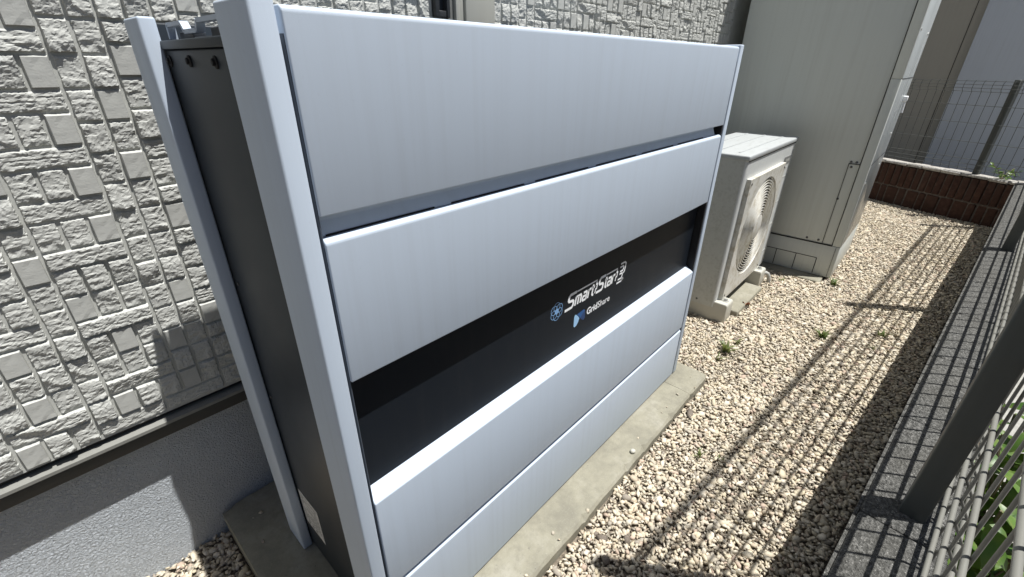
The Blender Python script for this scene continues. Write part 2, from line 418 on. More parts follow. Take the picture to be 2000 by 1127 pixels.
# ------------------------------------------------------------------ concrete pad
PZ = .030
pad = thing('concrete_pad', (.8, .25, -.06), 'weathered concrete slab under the light grey cabinet', 'slab')
def cast_slab(name, x0, x1, y0, y1, z0, z1, parent, seed):
    """cast concrete: chamfered section swept along x with worn, slightly wandering edges"""
    r = random.Random(seed); bm = bmesh.new(); rings = []; k = max(6, int((x1-x0)/.018))
    c = .006; w1 = w2 = 0
    for i in range(k+1):
        t = i/k; x = x0+(x1-x0)*t; e = 0 if 0 < i < k else .004
        w1 = .8*w1+r.gauss(0, .0006); w2 = .8*w2+r.gauss(0, .0006); ch = c*(1+.35*r.random()+(1.6 if r.random() < .05 else 0))
        prof = [(y0+e, z0), (y0+e+w1, z1-ch-e), (y0+ch+e+w1, z1-e), (y0+.05, z1-e*.5), ((y0+y1)/2, z1-e*.5), (y1-ch-e, z1-e), (y1-e, z1-ch-e), (y1-e, z0)]
        rings.append([bm.verts.new((x, a, b+(r.gauss(0, .0003) if b > z0 else 0))) for a, b in prof])
    for i in range(k):
        for q in range(8): bm.faces.new((rings[i][q], rings[i+1][q], rings[i+1][(q+1) % 8], rings[i][(q+1) % 8]))
    bm.faces.new(rings[0]); bm.faces.new(rings[-1][::-1])
    return link(name, finish(name, bm, 'pad_concrete', True, 30), parent)
cast_slab('slab', .072, 1.442, -.106, .645, -.07, PZ, pad, 1)
cast_slab('slab', 1.4445, 1.605, -.104, .645, -.07, PZ-.0012, pad, 2)

# ------------------------------------------------------------------ battery cabinet
CX0, CX1, PB, PT = .1885, 1.535, .034, 1.19
cab = thing('battery_cabinet', (.86, .22, PZ), 'large pale blue-grey storage battery cabinet with a black lettered band across its front', 'battery cabinet')
box('front_post', CX0, .2135, 0, .09, PB, PT, 'cabinet_paint', cab, .0030, 3)
box('front_post', 1.508, CX1, 0, .09, PB, PT, 'cabinet_paint', cab, .0030, 3)
box('rear_post', .1765, .1985, .362, .446, PB, PT, 'cabinet_paint', cab, .0032, 3)
box('rear_post', 1.508, CX1, .362, .446, PB, PT, 'cabinet_paint', cab, .0032, 3)
body = box('body', .2, 1.506, .041, .4185, .046, 1.149, 'dark_paint', cab, .002)
box('base_rail', .203, 1.50, .03, .43, .0305, .0455, 'black_plastic', cab, .002)
box('side_lip', .1955, .212, .0905, .384, 1.1495, 1.1605, 'dark_paint', cab, .0015)
box('rear_cover', .2040, 1.504, .420, .4465, .06, 1.1865, 'dark_paint', cab, .003)
box('top_cover', .235, 1.50, .012, .4185, 1.1495, 1.166, 'cabinet_paint', cab, .003)
bm = bmesh.new()
for y0, y1, z1 in ((.277, .338, 1.1715), (.205, .2765, 1.1640), (.0915, .2045, 1.1725)):
    bm_box(bm, .2165, .232, y0, y1, 1.1608, z1, .0012)
link('top_latch', finish('top_latch', bm, 'black_plastic', True, 50), cab)
bm_ = [(.211, .346, 1.1625), (.211, .346, 1.1800), (.211, .282, 1.1800), (.211, .272, 1.1695), (.211, .222, 1.1695), (.211, .213, 1.1800), (.211, .09, 1.1800)]
bm = bmesh.new()
for a, b in zip(bm_[:-1], bm_[1:]):
    a, b = Vector(a), Vector(b); t = (b-a).normalized(); nn = t.cross(Vector((1, 0, 0)))*.0026
    q = [a+nn, b+nn, b-nn, a-nn]
    vs = [bm.verts.new(p+Vector((-.006, 0, 0))) for p in q]+[bm.verts.new(p+Vector((.004, 0, 0))) for p in q]
    for f in ((0,1,2,3),(7,6,5,4),(0,4,5,1),(1,5,6,2),(2,6,7,3),(3,7,4,0)): bm.faces.new([vs[i] for i in f])
link('top_frame', finish('top_frame', bm, 'cabinet_paint', True, 50), cab)
for y, z in ((.352, 1.135), (.260, 1.135), (.159, 1.134)):
    bm = bmesh.new(); bm_disc(bm, (.2, y, z), (-1, 0, 0), .0072, .0025, 18); bm_disc(bm, (.1978, y, z), (-1, 0, 0), .0042, .003, 6, .1)
    link('screw', finish('screw', bm, 'slot_black', True, 40), cab)
for y, z in ((.345, .78), (.349, .52), (.352, .128)):
    disc('small_screw', (.2, y, z), (-1, 0, 0), .004, .002, 'screw_metal', cab, 12)
lab = box('rating_label', .1990, .1996, .258, .351, .137, .247, 'sticker', cab)
lab['label'] = 'white printed rating sticker low on the dark side'
bm = bmesh.new(); r2 = random.Random(3)
for k in range(13):
    z = .240-.0066*k; y = .344
    while y > .268:
        w = r2.uniform(.004, .018); w = min(w, y-.264)
        if r2.random() < .82: bm_box(bm, .19885, .1990, y-w, y, z-.0028, z-.0008)
        y -= w+.0025
for y in (.336, .318, .300): bm_box(bm, .19885, .1990, y-.010, y, .144, .151)
link('print', finish('print', bm, 'grey_print', False), lab)
PX0, PX1 = .2185, 1.4985
prism_x('front_panel', [(0, .974), (0, 1.1795), (.0015, 1.1825), (.0055, 1.1848), (.034, 1.1848), (.034, .974)], PX0, PX1, 'cabinet_paint', cab, .0018, 3)
prism_x('front_panel', [(0, .735), (0, .9395), (.0015, .9425), (.006, .9455), (.034, .9455), (.034, .735)], PX0, PX1, 'cabinet_paint', cab, .0018, 3)
prism_x('front_panel', [(0, .2535), (0, .4825), (.0255, .4985), (.040, .4985), (.040, .2535)], PX0, PX1, 'cabinet_paint', cab, .0022, 3)
prism_x('front_panel', [(0, .0375), (0, .2375), (.011, .2455), (.040, .2455), (.040, .0375)], PX0, PX1, 'cabinet_paint', cab, .0018, 3)
prism_x('groove_strip', [(.0205, .972), (.0205, .964), (.0135, .9465), (.0335, .9465), (.0335, .972)], PX0+.004, PX1-.022, 'cabinet_paint', cab)
for k in range(6):
    x0 = .2265+.1985*k if k == 0 else .228+.1975*k; x1 = .393+.1985*k
    box('vent_slit', max(x0, .226), min(x1, 1.47), .0125, .02, .9462, .9482, 'slot_black', cab)
box('side_gap_shade', 1.4995, 1.5078, .004, .0405, .046, 1.150, 'slot_black', cab)  # black box added to darken the gap and the right post's shaded inner face
box('gap_shade', .2174, .2184, .004, .033, .05, 1.16, 'gap_shade', cab)  # dark strip added on the panel's left side, painting the shade between post and panel
band = box('black_band', PX0+.001, PX1-.006, .0262, .0405, .500, .734, 'black_panel', cab)
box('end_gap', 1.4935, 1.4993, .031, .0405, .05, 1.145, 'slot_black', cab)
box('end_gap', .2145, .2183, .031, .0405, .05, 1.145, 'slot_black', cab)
# --- lettering, printed 0.4 mm proud of the black band (y = BY)
BY = .0258
def bm_stroke(bm, pts, w, closed=False, y=BY):
    pts = [Vector(p) for p in pts]; k = len(pts); L, R = [], []
    for i, p in enumerate(pts):
        a = pts[(i-1) % k] if (closed or i) else None; b = pts[(i+1) % k] if (closed or i < k-1) else None
        d1 = (p-a).normalized() if a else (b-p).normalized(); d2 = (b-p).normalized() if b else d1
        n1 = Vector((-d1.y, d1.x)); n2 = Vector((-d2.y, d2.x)); m = n1+n2
        m = m/max(m.length_squared/2, .35) if m.length > 1e-6 else n1
        L.append(bm.verts.new((p.x+m.x*w/2, y, p.y+m.y*w/2))); R.append(bm.verts.new((p.x-m.x*w/2, y, p.y-m.y*w/2)))
    for i in range(k if closed else k-1):
        j = (i+1) % k; bm.faces.new((L[i], L[j], R[j], R[i]))
def flat(name, bm, mat, parent):
    for f in bm.faces:
        f.normal_update()
        if f.normal.y > 0: f.normal_flip()
    me = bpy.data.meshes.new(name); bm.to_mesh(me); bm.free(); me.materials.append(M[mat]); return link(name, me, parent)
LH = .0315; LV = .0355; SH = .22; LX, LZ = .7665, .6150
def lp(x, z): return (LX+x*LH+z*LH*SH, LZ+z*LV)
def strokes(name, defs, mat='white_print', w=.0064):
    bm = bmesh.new()
    for d in defs:
        ww = d[0] if isinstance(d[0], float) else w; p = d[1:] if isinstance(d[0], float) else d
        bm_stroke(bm, [lp(*q) for q in p], ww)
    return flat(name, bm, mat, band)
def Sx(o): return [[(o+1.05, 1.02), (o+.28, 1.02), (o+.12, .9), (o+.12, .66), (o+.22, .56), (o+.72, .5), (o+.82, .4), (o+.82, .14), (o+.70, .02), (o-.18, .02)]]
def mx(o): return [[(o, 0), (o, .66)], [(o, .62), (o+.62, .62), (o+.70, .5), (o+.70, 0)], [(o+.35, .6), (o+.35, 0)]]
def ax_(o): return [[(o+.05, .62), (o+.44, .62), (o+.52, .52), (o+.52, 0)], [(o+.5, .34), (o+.08, .34), (o+.02, .26), (o+.02, .12), (o+.1, .04), (o+.5, .04)]]
def rx(o): return [[(o, 0), (o, .66)], [(o, .5), (o+.14, .62), (o+.36, .62)]]
def tx(o): return [[(o+.12, .84), (o+.12, .12), (o+.22, .03), (o+.36, .03)], [(o-.04, .62), (o+.36, .62)]]
def brk(o): return [[.0043, (o, 1.0), (o, .72), (o+.14, .72), (o+.14, .36), (o, .36), (o, .04)]]
strokes('lettering', [[.0072]+L for L in Sx(0)]+mx(1.12)+ax_(2.06)+rx(2.84)+tx(3.30)+brk(3.86)+[[.0043, (1.1, 1.02), (3.88, 1.02)]]
        + [[.0072]+[(q[0]*.92+4.22-.02, q[1]) for q in L] for L in Sx(0)]+tx(5.24)+ax_(5.68)+rx(6.42)+brk(6.98)+[[.0043, (5.24, 1.02), (7.0, 1.02)]])
strokes('lettering', [[.0050, (7.42, 1.25), (8.09, 1.25), (8.34, 1.1), (8.34, .5), (8.19, .35)], [.0050, (7.42, .98), (7.94, .98), (8.06, .86), (8.06, .72), (7.96, .62), (7.54, .62)],
                      [.0050, (7.54, .42), (7.96, .42), (8.06, .3), (8.06, .1), (7.94, 0), (7.44, 0)], [.0050, (7.34, -.26), (8.09, -.26), (8.24, -.1)],
                      [.0046, (8.14, -.3), (8.30, -.02)], [.0050, (8.06, -.1), (8.40, -.16)]])
# flower emblem
bm = bmesh.new(); FX, FZ, FR = .7295, .6285, .0115
for k in range(6):
    a = math.pi/2+k*math.pi/3; cx, cz = FX+FR*math.cos(a), FZ+FR*math.sin(a)
    bm_stroke(bm, [(cx+FR*.98*math.cos(t), cz+FR*.98*math.sin(t)) for t in [2*math.pi*i/24 for i in range(24)]], .0013, True)
bm_stroke(bm, [(FX+.005*math.cos(t), FZ+.005*math.sin(t)) for t in [2*math.pi*i/16 for i in range(16)]], .004, True, BY-.00004)
flat('emblem', bm, 'lightblue_print', band)
# two-tone blue mark
def blob(name, pts, mat, y):
    bm = bmesh.new(); bm.faces.new([bm.verts.new((p[0], y, p[1])) for p in pts]); return flat(name, bm, mat, band)
blob('emblem', [(.815, .585), (.845, .588), (.850, .583), (.852, .561), (.847, .556), (.838, .561), (.829, .571)], 'blue_print', BY)
blob('emblem', [(.838, .5765), (.850, .583), (.852, .561), (.847, .556), (.838, .561), (.831, .568)], 'navy_print', BY-.00004)
blob('emblem', [(.8065, .587), (.8115, .586), (.822, .576), (.8265, .570), (.8225, .560), (.815, .5525), (.807, .5515), (.8035, .556), (.8035, .582)], 'paleblue_print', BY-.00008)
def text(body, x, z, size, bold, mat):
    cu = bpy.data.curves.new('lettering', 'FONT'); cu.body = body; cu.size = size; cu.offset = bold; cu.resolution_u = 4
    ob = bpy.data.objects.new('tmp', cu); col.objects.link(ob)
    dg = bpy.context.evaluated_depsgraph_get(); me = bpy.data.meshes.new_from_object(ob.evaluated_get(dg))
    w = max(v.co.x for v in me.vertices)
    bpy.data.objects.remove(ob)
    me.transform(Matrix.Translation((x, BY, z)) @ Matrix.Rotation(math.pi/2, 4, 'X'))
    me.name = 'lettering'; me.materials.clear(); me.materials.append(M[mat])
    link('lettering', me, band); return x+w
xe = text('Grid', .8585, .5655, .0265, .0009, 'white_print')
text('Share', xe+.0012, .5655, .0265, .00025, 'white_print')

# ------------------------------------------------------------------ heat pump
HX0, HX1, HY0, HY1, HZ0, HZ1 = 2.11, 2.915, .072, .375, .062, .774
hp = thing('heat_pump', (2.5, .22, 0), 'off-white outdoor heat pump unit with round fan grille, between cabinet and tall tank', 'heat pump')
# casing with a hole in its front
FXC, FZC, FR_ = 2.452, .408, .248
bm = bmesh.new(); seg = 56
r_ = .018
outl = []
for cx, cy, a0 in ((HX0+r_, HY0+r_, 180), (HX1-r_, HY0+r_, 270), (HX1-r_, HY1-r_, 0), (HX0+r_, HY1-r_, 90)):
    for k in range(5):
        a = math.radians(a0+22.5*k); outl.append((cx+r_*math.cos(a), cy+r_*math.sin(a)))
lo = [bm.verts.new((x, y, HZ0)) for x, y in outl]; hi = [bm.verts.new((x, y, HZ1)) for x, y in outl]
k_ = len(outl); front = None
for i in range(k_):
    j = (i+1) % k_
    if abs(outl[i][1]-HY0) < 1e-6 and abs(outl[j][1]-HY0) < 1e-6 and outl[j][0]-outl[i][0] > .3: front = (i, j); continue
    bm.faces.new((lo[i], lo[j], hi[j], hi[i]))
bm.faces.new(lo[::-1]); bm.faces.new(hi)
i, j = front
circ = [bm.verts.new((FXC+FR_*math.cos(2*math.pi*k/seg+math.pi/4), HY0, FZC+FR_*math.sin(2*math.pi*k/seg+math.pi/4))) for k in range(seg)]
cn = [hi[j], hi[i], lo[i], lo[j]]                  # corners TR, TL, BL, BR
q4 = seg//4
for c_ in range(4):
    for k in range(q4):
        a = circ[c_*q4+k]; b = circ[(c_*q4+k+1) % seg]
        bm.faces.new((cn[c_], a, b) if k < q4//2 else (cn[(c_+1) % 4], a, b))
    m = circ[c_*q4+q4//2]
    bm.faces.new((cn[c_], m, cn[(c_+1) % 4]))
    # shared seam between halves
casing_me = finish('casing', bm, 'pump_paint', True, 30)
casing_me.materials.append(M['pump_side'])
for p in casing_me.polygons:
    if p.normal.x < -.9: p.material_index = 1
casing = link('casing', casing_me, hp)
prism = bmesh.new(); bm_box(prism, HX0-.004, HX1+.004, HY0-.006, HY1+.004, HZ1-.002, HZ1+.022, .007, 3)
lid = link('lid', finish('lid', prism, 'pump_lid', True, 40), hp)
for k, y in enumerate((.13, .22, .31)): box('rib', HX0+.05, HX1-.05, y-.004, y+.004, HZ1+.0215, HZ1+.0245, 'pump_lid', lid, .001, 1)
disc('screw', (HX0-.004, .205, HZ1+.011), (-1, 0, 0), .006, .004, 'bright_screw', lid, 10)
box('dark_seam', HX0+.012, HX1-.012, HY0-.0008, HY0+.001, HZ1-.0065, HZ1-.0022, 'slot_black', hp)
# grille frame: square plate with round opening, proud of the casing
gx0, gx1, gz0, gz1, gy = 2.153, 2.712, .094, .690, HY0-.020
bm = bmesh.new()
cnr = [(gx1, gz1), (gx0, gz1), (gx0, gz0), (gx1, gz0)]
c4f = [bm.verts.new((x, gy, z)) for x, z in cnr]; c4b = [bm.verts.new((x, HY0+.001, z)) for x, z in cnr]
GC = ((gx0+gx1)/2+.012, FZC); GR = .250
cf = [bm.verts.new((GC[0]+GR*math.cos(2*math.pi*k/seg+math.pi/4), gy, GC[1]+GR*math.sin(2*math.pi*k/seg+math.pi/4))) for k in range(seg)]
cb = [bm.verts.new((GC[0]+(GR-.012)*math.cos(2*math.pi*k/seg+math.pi/4), gy+.03, GC[1]+(GR-.012)*math.sin(2*math.pi*k/seg+math.pi/4))) for k in range(seg)]
for c_ in range(4):
    for k in range(q4):
        a = cf[c_*q4+k]; b = cf[(c_*q4+k+1) % seg]
        bm.faces.new((c4f[c_], a, b) if k < q4//2 else (c4f[(c_+1) % 4], a, b))
    bm.faces.new((c4f[c_], cf[c_*q4+q4//2], c4f[(c_+1) % 4]))
    bm.faces.new((c4f[c_], c4f[(c_+1) % 4], c4b[(c_+1) % 4], c4b[c_]))
for k in range(seg): bm.faces.new((cf[k], cf[(k+1) % seg], cb[(k+1) % seg], cb[k]))
grille = link('fan_grille', finish('fan_grille', bm, 'fan_plastic', True, 30), hp)
for k in range(14):
    r = .070+.0134*k
    bm = bmesh.new(); sg = 48; rings = []
    for i in range(sg):
        a = 2*math.pi*i/sg; row = []
        for dr, dy in ((-.0019, 0), (.0019, 0), (.0019, .009), (-.0019, .009)):
            row.append(bm.verts.new((GC[0]+(r+dr)*math.cos(a), gy-.006+.010*(k/13)**2+dy, GC[1]+(r+dr)*math.sin(a))))
        rings.append(row)
    for i in range(sg):
        A, B = rings[i], rings[(i+1) % sg]
        for c_ in range(4): bm.faces.new((A[c_], A[(c_+1) % 4], B[(c_+1) % 4], B[c_]))
    link('ring', finish('ring', bm, 'fan_plastic', True, 40), grille)
for k in range(8):
    a = math.pi/8+k*math.pi/4
    box_ = bmesh.new(); p0 = Vector((GC[0]+.06*math.cos(a), gy+.006, GC[1]+.06*math.sin(a))); p1 = Vector((GC[0]+.248*math.cos(a), gy+.014, GC[1]+.248*math.sin(a)))
    bm_tube(box_, [p0, p1], .0032, 6); link('spoke', finish('spoke', box_, 'fan_plastic', True, 60), grille)
disc('hub_cap', (GC[0], gy+.006, GC[1]), (0, -1, 0), .062, .014, 'fan_plastic', grille, 32)
for x, z in ((gx0+.018, gz1-.022), (gx1-.018, gz1-.022), (gx0+.018, gz0+.022), (gx1-.018, gz0+.022)):
    disc('screw', (x, gy+.001, z), (0, -1, 0), .006, .0035, 'screw_metal', grille, 10)
# fan behind the grille
bm = bmesh.new()
for k in range(3):
    a0 = k*2*math.pi/3+.4; st = []
    for i in range(9):
        t = i/8; a = a0+1.55*t
        st.append([bm.verts.new((GC[0]+r*math.cos(a+.35*(r-.06)), HY0+.055+.06*t, GC[1]+r*math.sin(a+.35*(r-.06)))) for r in (.05, .11, .17, .225)])
    for i in range(8):
        for j in range(3): bm.faces.new((st[i][j], st[i+1][j], st[i+1][j+1], st[i][j+1]))
bm_disc(bm, (GC[0], HY0+.12, GC[1]), (0, -1, 0), .055, .07, 24)
link('fan', finish('fan', bm, 'pump_inside', True, 60), hp)
bm = bmesh.new(); bm_box(bm, HX0+.02, HX1-.2, HY0+.13, HY0+.14, HZ0+.01, HZ1-.01)
link('coil', finish('coil', bm, 'pump_inside', False), hp)
bm = bmesh.new(); ra, rb = [], []
for k in range(seg):
    a = 2*math.pi*k/seg; ra.append(bm.verts.new((FXC+(FR_+.002)*math.cos(a), HY0+.004, FZC+(FR_+.002)*math.sin(a)))); rb.append(bm.verts.new((FXC+(FR_-.006)*math.cos(a), HY0+.129, FZC+(FR_-.006)*math.sin(a))))
for k in range(seg): bm.faces.new((ra[k], rb[k], rb[(k+1) % seg], ra[(k+1) % seg]))
link('shroud', finish('shroud', bm, 'pump_inside', True, 60), hp)
# service panel lines at the right of the front, maker plate
for z in (.595, .455, .325, .16): box('panel_line', gx1+.012, HX1-.016, HY0-.0012, HY0+.001, z-.0022, z+.0022, 'pump_side', hp)
plate = box('maker_plate', 2.745, 2.86, HY0-.002, HY0+.001, .668, .708, 'grey_print', hp)
box('print', 2.775, 2.845, HY0-.0026, HY0-.002, .680, .694, 'conduit_grey', plate)
box('print', 2.748, 2.83, HY0-.0014, HY0+.001, .640, .650, 'conduit_grey', plate)
disc('screw', (HX0, .16, HZ0+.022), (-1, 0, 0), .005, .002, 'screw_metal', hp, 10)
for x0, x1 in ((2.116, 2.205), (2.655, 2.745)):
    ft = prism_x('foot', [(.012, -.02), (.012, .085), (.018, .094), (.42, .094), (.42, -.02)], x0, x1, 'trim_beige', hp, .004, 2)
    # keep casing above the feet
    disc('washer', ((x0+x1)/2, .038, .094), (0, 0, 1), .016, .003, 'bright_screw', ft, 16)
    disc('bolt', ((x0+x1)/2, .038, .097), (0, 0, 1), .0095, .010, 'bright_screw', ft, 6, .15)
slab = tag(box('concrete_block', 2.23, 2.63, -.015, .40, -.06, .022, 'pad_concrete', None, .006), 'stained concrete block lying between the two feet of the heat pump', 'block')
cpts = []
for k in range(9):
    a = math.pi*(k/8); cpts.append((2.745+.004*k, .03+.022*math.cos(a)-.02, .0+.062*math.sin(a)-.005))
tag(tube('conduit', [(2.745, .20, .045), (2.745, .10, .06)]+cpts, .011, 'conduit_grey', None, 10), 'grey bent conduit dipping into the gravel beside the heat pump', 'conduit')

# ------------------------------------------------------------------ hot-water tank
TX0, TX1, TY0, TY1, TZ1 = 3.075, 3.72, -.268, .52, 2.15
tank = thing('water_tank', (3.4, .13, 0), 'tall beige-grey hot water tank cabinet beside the heat pump', 'water tank')
box('shell', TX0+.003, TX1, TY0+.003, TY1, .20, TZ1, 'tank_paint', tank, .006)
box('base_cover', TX0, TX1-.004, TY0, TY1, .004, .1975, 'tank_paint', tank, .004)
box('corner_trim', TX0-.0015, TX0+.030, TY0-.0015, TY0+.0425, .2, 1.084, 'tank_paint', tank, .003)
box('corner_trim', TX0-.0015, TX0+.030, TY0-.0015, TY0+.0425, 1.0865, TZ1-.01, 'tank_paint', tank, .003)
def seam(y0, y1, z0, z1, name='seam'): box(name, TX0-.0022, TX0+.004, y0, y1, z0, z1, 'slot_black', tank)
seam(TY0+.043, TY1-.01, .1965, .2005); seam(TY0+.0425, TY0+.0455, .2015, TZ1-.02)
for y in (-.172, -.062, .048, .158, .268): seam(y-.0018, y+.0018, .012, .108)
seam(-.1715, .38, .1085, .1115)
seam(-.1725, -.1705, .012, .108, 'seam'); seam(TY0+.0195, TY0+.021, .01, .195)
seam(-.172, TY0+.0425, .6635, .6665); seam(-.1745, -.1725, .2015, .665)
for y, z in ((-.180, .675), (-.188, .648), (-.205, .675), (-.1755, .47), (-.15, .218), (-.09, .218)):
    disc('screw', (TX0+.003, y, z), (-1, 0, 0), .0062, .0035, 'screw_metal', tank, 12)
box('front_sheet', TX0+.031, TX1-.002, TY0-.0012, TY0+.002, .202, TZ1-.01, 'tank_front', tank, .0005, 1)
# front: joints, screws and a small drain handle
for z in (.665, 1.085): box('seam', TX0+.02, TX1-.02, TY0-.0025, TY0+.004, z-.0013, z+.0013, 'slot_black', tank)
for x, z in ((3.14, 1.30), (3.62, 1.30), (3.62, .78), (3.60, .60), (3.14, .56), (3.2, 1.7)):
    disc('screw', (x, TY0+.003, z), (0, -1, 0), .007, .008, 'bright_screw', tank, 12)
hd = box('drain_handle', 3.57, 3.60, TY0-.022, TY0+.003, .96, .99, 'white_print', tank, .004)
tube('handle_rod', [(3.585, TY0-.012, .97), (3.585, TY0-.016, .90)], .006, 'white_print', hd)
tag(box('foundation_slab', 2.98, 3.85, -.235, .6, -.06, .0035, 'pad_concrete', None, .006), 'low concrete slab beneath the tall water tank', 'slab')

# ------------------------------------------------------------------ boundary wall and side fence
U = Vector((1, FS, 0)).normalized(); NV = Vector((-U.y, U.x, 0)); E0 = Vector((EX, EY, 0))
def fp(u, v, z): p = E0+U*u+NV*v; return (p.x, p.y, z)
ZB = .355
def frame_box(name, u0, u1, v0, v1, z0, z1, mat, parent, bevel=0):
    bm = bmesh.new(); bm_box(bm, u0, u1, v0, v1, z0, z1, bevel)
    for v in bm.verts: v.co = Vector(fp(*v.co))
    return link(name, finish(name, bm, mat, bevel > 0, 50), parent)
bw_ = thing('boundary_wall', fp(1.5, -.07, -.3), 'low rough grey concrete block wall carrying the side mesh fence', 'wall')
u = -2.2; k = 0
while u < 4.55:
    frame_box('block', u, u+.3965, -.135, 0, .165, ZB, 'rough_block', bw_, .005); u += .4
frame_box('footing', -2.2, 4.6, -.133, -.004, -.35, .163, 'rough_block', bw_)
frame_box('edge_strip', -2.2, 4.6, .0005, .006, ZB-.03, ZB-.004, 'rough_block', bw_)
fence = thing('side_fence', fp(1.5, -.1, ZB), 'grey welded mesh fence with square posts along the right side', 'fence')
VM = -.104
for u in (-1.86, .270, 2.40, 4.42):
    p = frame_box('post', u-.02, u+.02, -.092, -.052, ZB-.05, 1.74, 'post_paint', fence, .003)
    frame_box('clip', u-.012, u+.012, VM-.006, -.0925, .72, .75, 'screw_metal', p)
HZ = [(.393, 0), (.430, -.022), (.466, 0), (.580, 0), (.73, 0), (.88, 0), (1.03, 0), (1.18, 0), (1.33, 0), (1.48, 0), (1.640, 0), (1.660, -.012), (1.682, 0)]
for z, dv in HZ: tube('horizontal_wire', [fp(-2.1, VM+dv, z), fp(4.55, VM+dv, z)], .0044 if z > 1.6 else .0041, 'fence_paint', fence, 10)
bm = bmesh.new(); bm_tube(bm, [(0, -.0064, .372), (0, -.0064, .393), (0, -.027, .430), (0, -.0064, .466), (0, -.0064, 1.640), (0, -.017, 1.660), (0, -.0064, 1.682), (0, -.0064, 1.70)], .0027, 8)
for v in bm.verts: v.co = U*v.co.x+NV*v.co.y+Vector((0, 0, v.co.z))
vw = finish('vertical_wire', bm, 'fence_paint', True, 60)
for k in range(101):
    u = -2.09+.066*k; p = fp(u, VM, 0); link('vertical_wire', vw, fence, p)

# ------------------------------------------------------------------ brick wall and back fence
B0 = Vector((5.50, -.218, 0)); BD = Vector((-.459, -.889, 0)).normalized(); BN = Vector((BD.y, -BD.x, 0))   # BN points to the camera
if BN.dot(CAM-B0) < 0: BN = -BN
def bp(t, v, z): p = B0+BD*t+BN*v; return Vector((p.x, p.y, z))
def bframe(name, t0, t1, v0, v1, z0, z1, mat, parent, bevel=0, jit=0):
    bm = bmesh.new(); bm_box(bm, t0, t1, v0, v1, z0, z1, bevel, 1)
    for v in bm.verts: v.co = bp(*v.co)+Vector([random.uniform(-jit, jit) for _ in range(3)])
    return link(name, finish(name, bm, mat, bevel > 0, 40), parent)
brick = thing('brick_wall', bp(.3, -.05, 0), 'low dark brown brick wall closing off the far end of the gravel', 'wall')
bframe('mortar_core', -1.35, .93, -.11, -.012, -.3, .335, 'mortar', brick)
t = -.62; pitch = .0575; r3 = random.Random(9)
while t < .90:
    dv = r3.uniform(-.006, .004); bframe('brick', t, t+pitch-.009, -.10, dv, .155, .338+r3.uniform(-.004, .004), 'brick', brick, .006, .002); t += pitch+r3.uniform(-.002, .002)
t = -.60
while t < .90:
    w = r3.choice((.10, .105, .07, .0575)); bframe('brick', t, t+w-.01, -.10, r3.uniform(-.008, .002), -.05, .143, 'brick', brick, .006, .003); t += w
t = -.62
while t < .92:
    w = r3.uniform(.12, .2); bframe('cap_stone', t, t+w-.004, -.115, .006, .342, .362+r3.uniform(-.003, .004), 'brick_cap', brick, .005, .003); t += w
bfence = thing('back_fence', bp(.3, -.05, .36), 'thin welded mesh fence standing on the dark brick wall', 'fence')
for t in (-1.2, .62):
    bframe('post', t-.02, t+.02, -.085, -.045, .345, 1.06, 'post_paint', bfence, .003)
BZ = [.40, .436, .472, .60, .74, .87, .97, .995, 1.02, 1.045]
for i, z in enumerate(BZ):
    v = -.036 + (.015 if i in (1, 7, 8) else 0)
    tube('horizontal_wire', [bp(-1.25, v, z), bp(.9, v, z)], .0022, 'post_paint', bfence, 6)
bm = bmesh.new(); v0 = [bp(0, -.036, 0)-bp(0, 0, 0), bp(0, -.021, 0)-bp(0, 0, 0)]
bm_tube(bm, [v0[0]+Vector((0, 0, z)) for z in (.38, .40)]+[v0[1]+Vector((0, 0, .436))]+[v0[0]+Vector((0, 0, z)) for z in (.472, .97)]+[v0[1]+Vector((0, 0, z)) for z in (.985, 1.03)]+[v0[0]+Vector((0, 0, 1.05))], .0019, 6)
bw2 = finish('vertical_wire', bm, 'post_paint', True, 60)
t = -.62
while t < .9: link('vertical_wire', bw2, bfence, bp(t, 0, 0)); t += .062

# ------------------------------------------------------------------ neighbour's building and ground
nb = thing('neighbour_building', (7.2, -1.5, -.3), 'grey rendered neighbouring building rising behind the back fence', 'building')
box('brown_wall', 6.62, 7.4, -.55, 1.5, -.3, 4.2, 'neighbour_brown', nb)
box('seam', 6.6165, 6.63, -.366, -.361, -.3, 4.2, 'slot_black', nb)
box('grey_wall', 6.55, 8.5, -4.5, -.437, -.3, 4.2, 'neighbour_grey', nb, .004)
for y in (-.9, -1.36, -1.82, -2.28): box('seam', 6.547, 6.56, y-.003, y+.003, -.3, 4.2, 'neighbour_brown', nb)
bm = bmesh.new(); bm_box(bm, 1.75, 6.5, -4, -.93, -.31, -.22)
for v in bm.verts:
    if v.co.y > -1: v.co.y = edge_y(v.co.x)-.30
tag(link('neighbour_yard', finish('neighbour_yard', bm, 'neighbour_concrete', False)), kind='structure')

